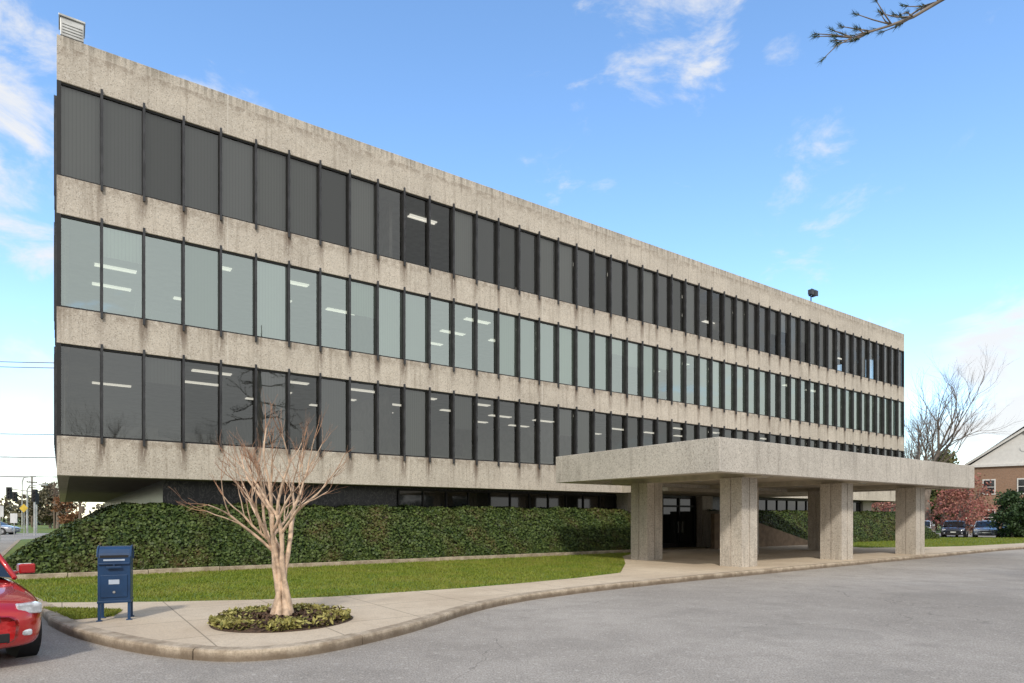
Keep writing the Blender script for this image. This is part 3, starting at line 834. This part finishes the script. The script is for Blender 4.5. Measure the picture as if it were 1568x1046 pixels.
cars=[((36.8,57.5),(.55,.56,.58),False),((38.6,55.8),(.02,.022,.03),False),((40.2,54.2),(.25,.27,.3),False),((41.6,53.0),(.03,.035,.06),True),((44.0,52.2),(.012,.013,.015),True),((47.5,55),(.4,.02,.02),False)]
for i,((x,y),c,s) in enumerate(cars): car('parked_car',(x,y,0),R(-128+random.uniform(-3,3)),c,s)
car('parked_car',(-52,64,0),R(8),(.35,.36,.38)); car('parked_car',(-56,68,0),R(5),(.06,.08,.12),True)

# ------------------------------------------------------------ brick houses
M_brick,nt,b=mat('brick')
c=nt.coord(); br=nt.new('ShaderNodeTexBrick'); nt.l.new(nt.mapping(c,(1,1,1),rot=(R(90),0,0)),br.inputs['Vector'])
nt.set(br.inputs['Color1'],(.22,.12,.07)); nt.set(br.inputs['Color2'],(.30,.17,.10)); nt.set(br.inputs['Mortar'],(.30,.26,.21)); br.inputs['Scale'].default_value=4
nt.set(b.inputs['Base Color'],br.outputs[0]); b.inputs['Roughness'].default_value=.9
M_siding=simple('white_siding',(.62,.60,.56),.6,var=.05); M_shing=simple('roof_shingle',(.11,.095,.085),.9,var=.3,vscale=8)
def house(name,loc,rz,w,d,he,hr):
    E=empty(name,loc,rz); mb=MB(); mb.box(-w/2,w/2,0,d,0,he); mb.obj('brick_walls',M_brick,E)
    mb=MB()
    for y0,y1 in ((-.02,.2),(d-.2,d+.02)):
        n=len(mb.v); mb.v+=[(-w/2,y0,he+.28),(w/2,y0,he+.28),(0,y0,hr),(-w/2,y1,he+.28),(w/2,y1,he+.28),(0,y1,hr)]
        mb.f+=[(n,n+1,n+2),(n+5,n+4,n+3),(n,n+3,n+4,n+1)]; mb.m+=[0]*3
    mb.box(-w/2-.25,w/2+.25,-.25,d+.25,he+.002,he+.28)
    for s in (-1,1):
        mb.face([(s*(w/2+.5),-.35,he+.12),(0,-.35,hr-.02),(0,-.35,hr+.28),(s*(w/2+.5),-.35,he+.42)])
    wins=[(x,z) for x in (-w*.32,0,w*.32) for z in (1.0,4.4)]
    for x,z in wins: mb.box(x-.6,x+.6,-.06,-.003,z-.12,z+1.62)
    mb.cyl((0,-.05,he+(hr-he)*.5),(0,1,0),.35,.08,16)
    mb.obj('white_trim_and_gable',M_siding,E)
    mb=MB()
    for x,z in wins:
        for q in (0,1): mb.box(x-.48,x+.48,-.075,-.062,z+q*.78,z+q*.78+.70)
    mb.obj('windows',M_gfglass,E)
    mb=MB()
    for s in (-1,1):
        mb.face([(s*(w/2+.55),-.4,he+.15),(0,-.4,hr+.30),(0,d+.4,hr+.30),(s*(w/2+.55),d+.4,he+.15)])
        mb.face([(s*(w/2+.55),-.4,he+.30),(0,-.4,hr+.45),(0,d+.4,hr+.45),(s*(w/2+.55),d+.4,he+.30)])
    mb.obj('roof',M_shing,E)
    return E
house('brick_house',(56.0,70,0),R(-40),9.6,14,7.4,11.2)
house('brick_house',(84,90,0),R(-40),12,12,7.6,12.0)

# ------------------------------------------------------------ left background street furniture
M_wood=simple('pole_wood',(.16,.12,.09),.9)
def pole(loc,h):
    E=empty('utility_pole',loc); mb=MB(); mb.cyl((0,0,h/2),(0,0,1),.16,h,10,0,.11)
    mb.box(-.06,.06,-1.2,1.2,h-1.2,h-1.05); mb.box(-.06,.06,-.9,.9,h-2.1,h-1.98)
    for y in (-1.1,-.5,.5,1.1): mb.cyl((0,y,h-.98),(0,0,1),.05,.14,6)
    mb.cyl((.3,0,h-3.1),(0,0,1),.25,.9,12); mb.obj('pole_parts',M_wood,E)
pole((-62,53,0),16.5); pole((-14,56,0),16.5); pole((-84,112,0),9); pole((-71.5,100,0),7.2); pole((-54,80,0),5.8)
mb=MB()
for z,dy in ((15.4,0),(15.1,.6),(9.3,0),(7.35,.1),(5.7,.1)):
    pts=[]
    for i in range(17):
        f=i/16; pts.append((-62+48*f,53+3*f+dy,z-.9*math.sin(math.pi*f)*.6))
    mb.tube(pts,.028,5)
mb.obj('power_line',M_black)
def lamp(loc,h):
    E=empty('street_lamp',loc); mb=MB(); mb.tube([(0,0,0),(0,0,h*.9),(.25,0,h*.98),(1.4,0,h)],[.1,.07,.06,.04],8); mb.box(1.3,2.0,-.14,.14,h-.08,h+.06); mb.obj('post_and_head',M_metal,E)
lamp((-50,66,0),5.1); lamp((-75,98,0),8)
def sign(loc,h,col,shape):
    E=empty('traffic_sign',loc); mb=MB(); mb.cyl((0,0,h/2),(0,0,1),.035,h,8,0)
    if shape=='d':
        r_=.42; n=len(mb.v); mb.v+=[(x*r_,y,h-.4+z*r_) for y in (-.06,-.04) for x,z in ((0,-1),(1,0),(0,1),(-1,0))]; mb.f+=[(n,n+1,n+2,n+3),(n+7,n+6,n+5,n+4)]; mb.m+=[1,1]
    else: mb.box(-.3,.3,-.06,-.04,h-.85,h-.05,1)
    mb.obj('sign_parts',[M_metal,simple('sign_face',col,.5)],E)
sign((-46.5,61,0),3.0,(.6,.42,.05),'d'); sign((-36.8,46,0),2.6,(.6,.6,.6),'r'); sign((-42.0,54,0),2.1,(.6,.6,.6),'r')
for loc in ((-45.5,61,0),(-53.5,72,0)):
    E=empty('traffic_signal',loc); mb=MB(); mb.cyl((0,0,2.1),(0,0,1),.09,4.2,8,0); mb.box(-.18,.18,-.16,.16,3.2,4.4,1)
    mb.tube([(0,0,4.15),(-2.4,0,4.45)],[.06,.045],6,0); mb.box(-2.6,-2.24,-.16,.16,3.5,4.6,1)
    for xx in (0,-2.42):
        for i in range(3): mb.cyl((xx,-.2,(3.42 if xx==0 else 3.7)+i*.34),(0,1,0),.11,.1,12,1)
    mb.obj('signal_parts',[M_metal,M_black],E)

# ------------------------------------------------------------ sky, sun, camera
EL=R(39); az=Vector((-.10,-1,0)).normalized()
sun_dir=Vector((az.x*math.cos(EL),az.y*math.cos(EL),math.sin(EL)))
sd=bpy.data.lights.new('sun','SUN'); sd.energy=2.6; sd.angle=R(5); sd.color=(1,.94,.85)
so=bpy.data.objects.new('sun',sd); scene.collection.objects.link(so); so.rotation_euler=(-sun_dir).to_track_quat('-Z','Y').to_euler()
w=bpy.data.worlds.new('World'); scene.world=w; w.use_nodes=True
nt=NT(w); bg=nt.n['Background']
sk=nt.new('ShaderNodeTexSky',sky_type='NISHITA'); sk.sun_disc=False; sk.sun_elevation=EL; sk.sun_rotation=math.atan2(az.x,az.y)
sk.air_density=1.0; sk.dust_density=.5; sk.ozone_density=1.2
hs=nt.new('ShaderNodeHueSaturation'); nt.l.new(sk.outputs[0],hs.inputs['Color']); hs.inputs['Saturation'].default_value=1.14; hs.inputs['Value'].default_value=2.15
d=nt.coord('Generated')
mp=nt.mapping(d,(1,1,2.0)); n1=nt.noise(mp,7.5,7,.62,.4); n2=nt.noise(mp,2.0,2,.5)
nn=nt.math('ADD',nt.math('MULTIPLY',n1,.8),nt.math('MULTIPLY',n2,.2))
def lobe(v,r0,r1,amp):
    v=Vector(v).normalized(); dp=nt.new('ShaderNodeVectorMath',operation='DOT_PRODUCT'); nt.l.new(d,dp.inputs[0]); dp.inputs[1].default_value=v
    return nt.ramp(dp.outputs['Value'],math.cos(R(r1)),math.cos(R(r0)),0,amp)
def pix(x,y): return ((x-784)/980,1,(793-y)/980)
tot=None
for v,a_,b_,am in [(pix(1050,40),.5,7,.155),(pix(-30,170),2,11,.17),(pix(1205,80),.3,2.2,.15),(pix(1270,205),.3,3,.09),(pix(1250,320),1,7,.075),(pix(1620,610),2,10,.15),(pix(1545,500),.5,5,.12),(pix(1480,600),.5,6,.08),(pix(0,660),3,9,.12),(pix(760,15),.5,3,.12),(pix(300,110),.3,2,.1),((0,-1,.5),48,92,.34),((1,-.1,.35),10,45,.26)]:  # last two lobes: clouds out of view, shaped to whiten glass reflections and light
    l_=lobe(v,a_,b_,am); tot=l_ if tot is None else nt.math('ADD',tot,l_)
x,y,z=nt.sep(d)
hz=nt.ramp(z,.0,.20,.06,0)
dens=nt.ramp(nt.math('ADD',nt.math('ADD',nn,tot),hz),.57,.78,0,.93)
col=nt.mix(dens,hs.outputs[0],(6.1,6.1,6.1))
nt.l.new(col,bg.inputs[0]); bg.inputs[1].default_value=.15
cam=bpy.data.cameras.new('camera'); co=bpy.data.objects.new('camera',cam); scene.collection.objects.link(co)
co.location=(0,0,1.7); co.rotation_euler=(R(90),0,0); cam.sensor_width=36; cam.lens=22.5; cam.shift_y=.172; cam.clip_end=4000; cam.clip_start=.05
scene.camera=co
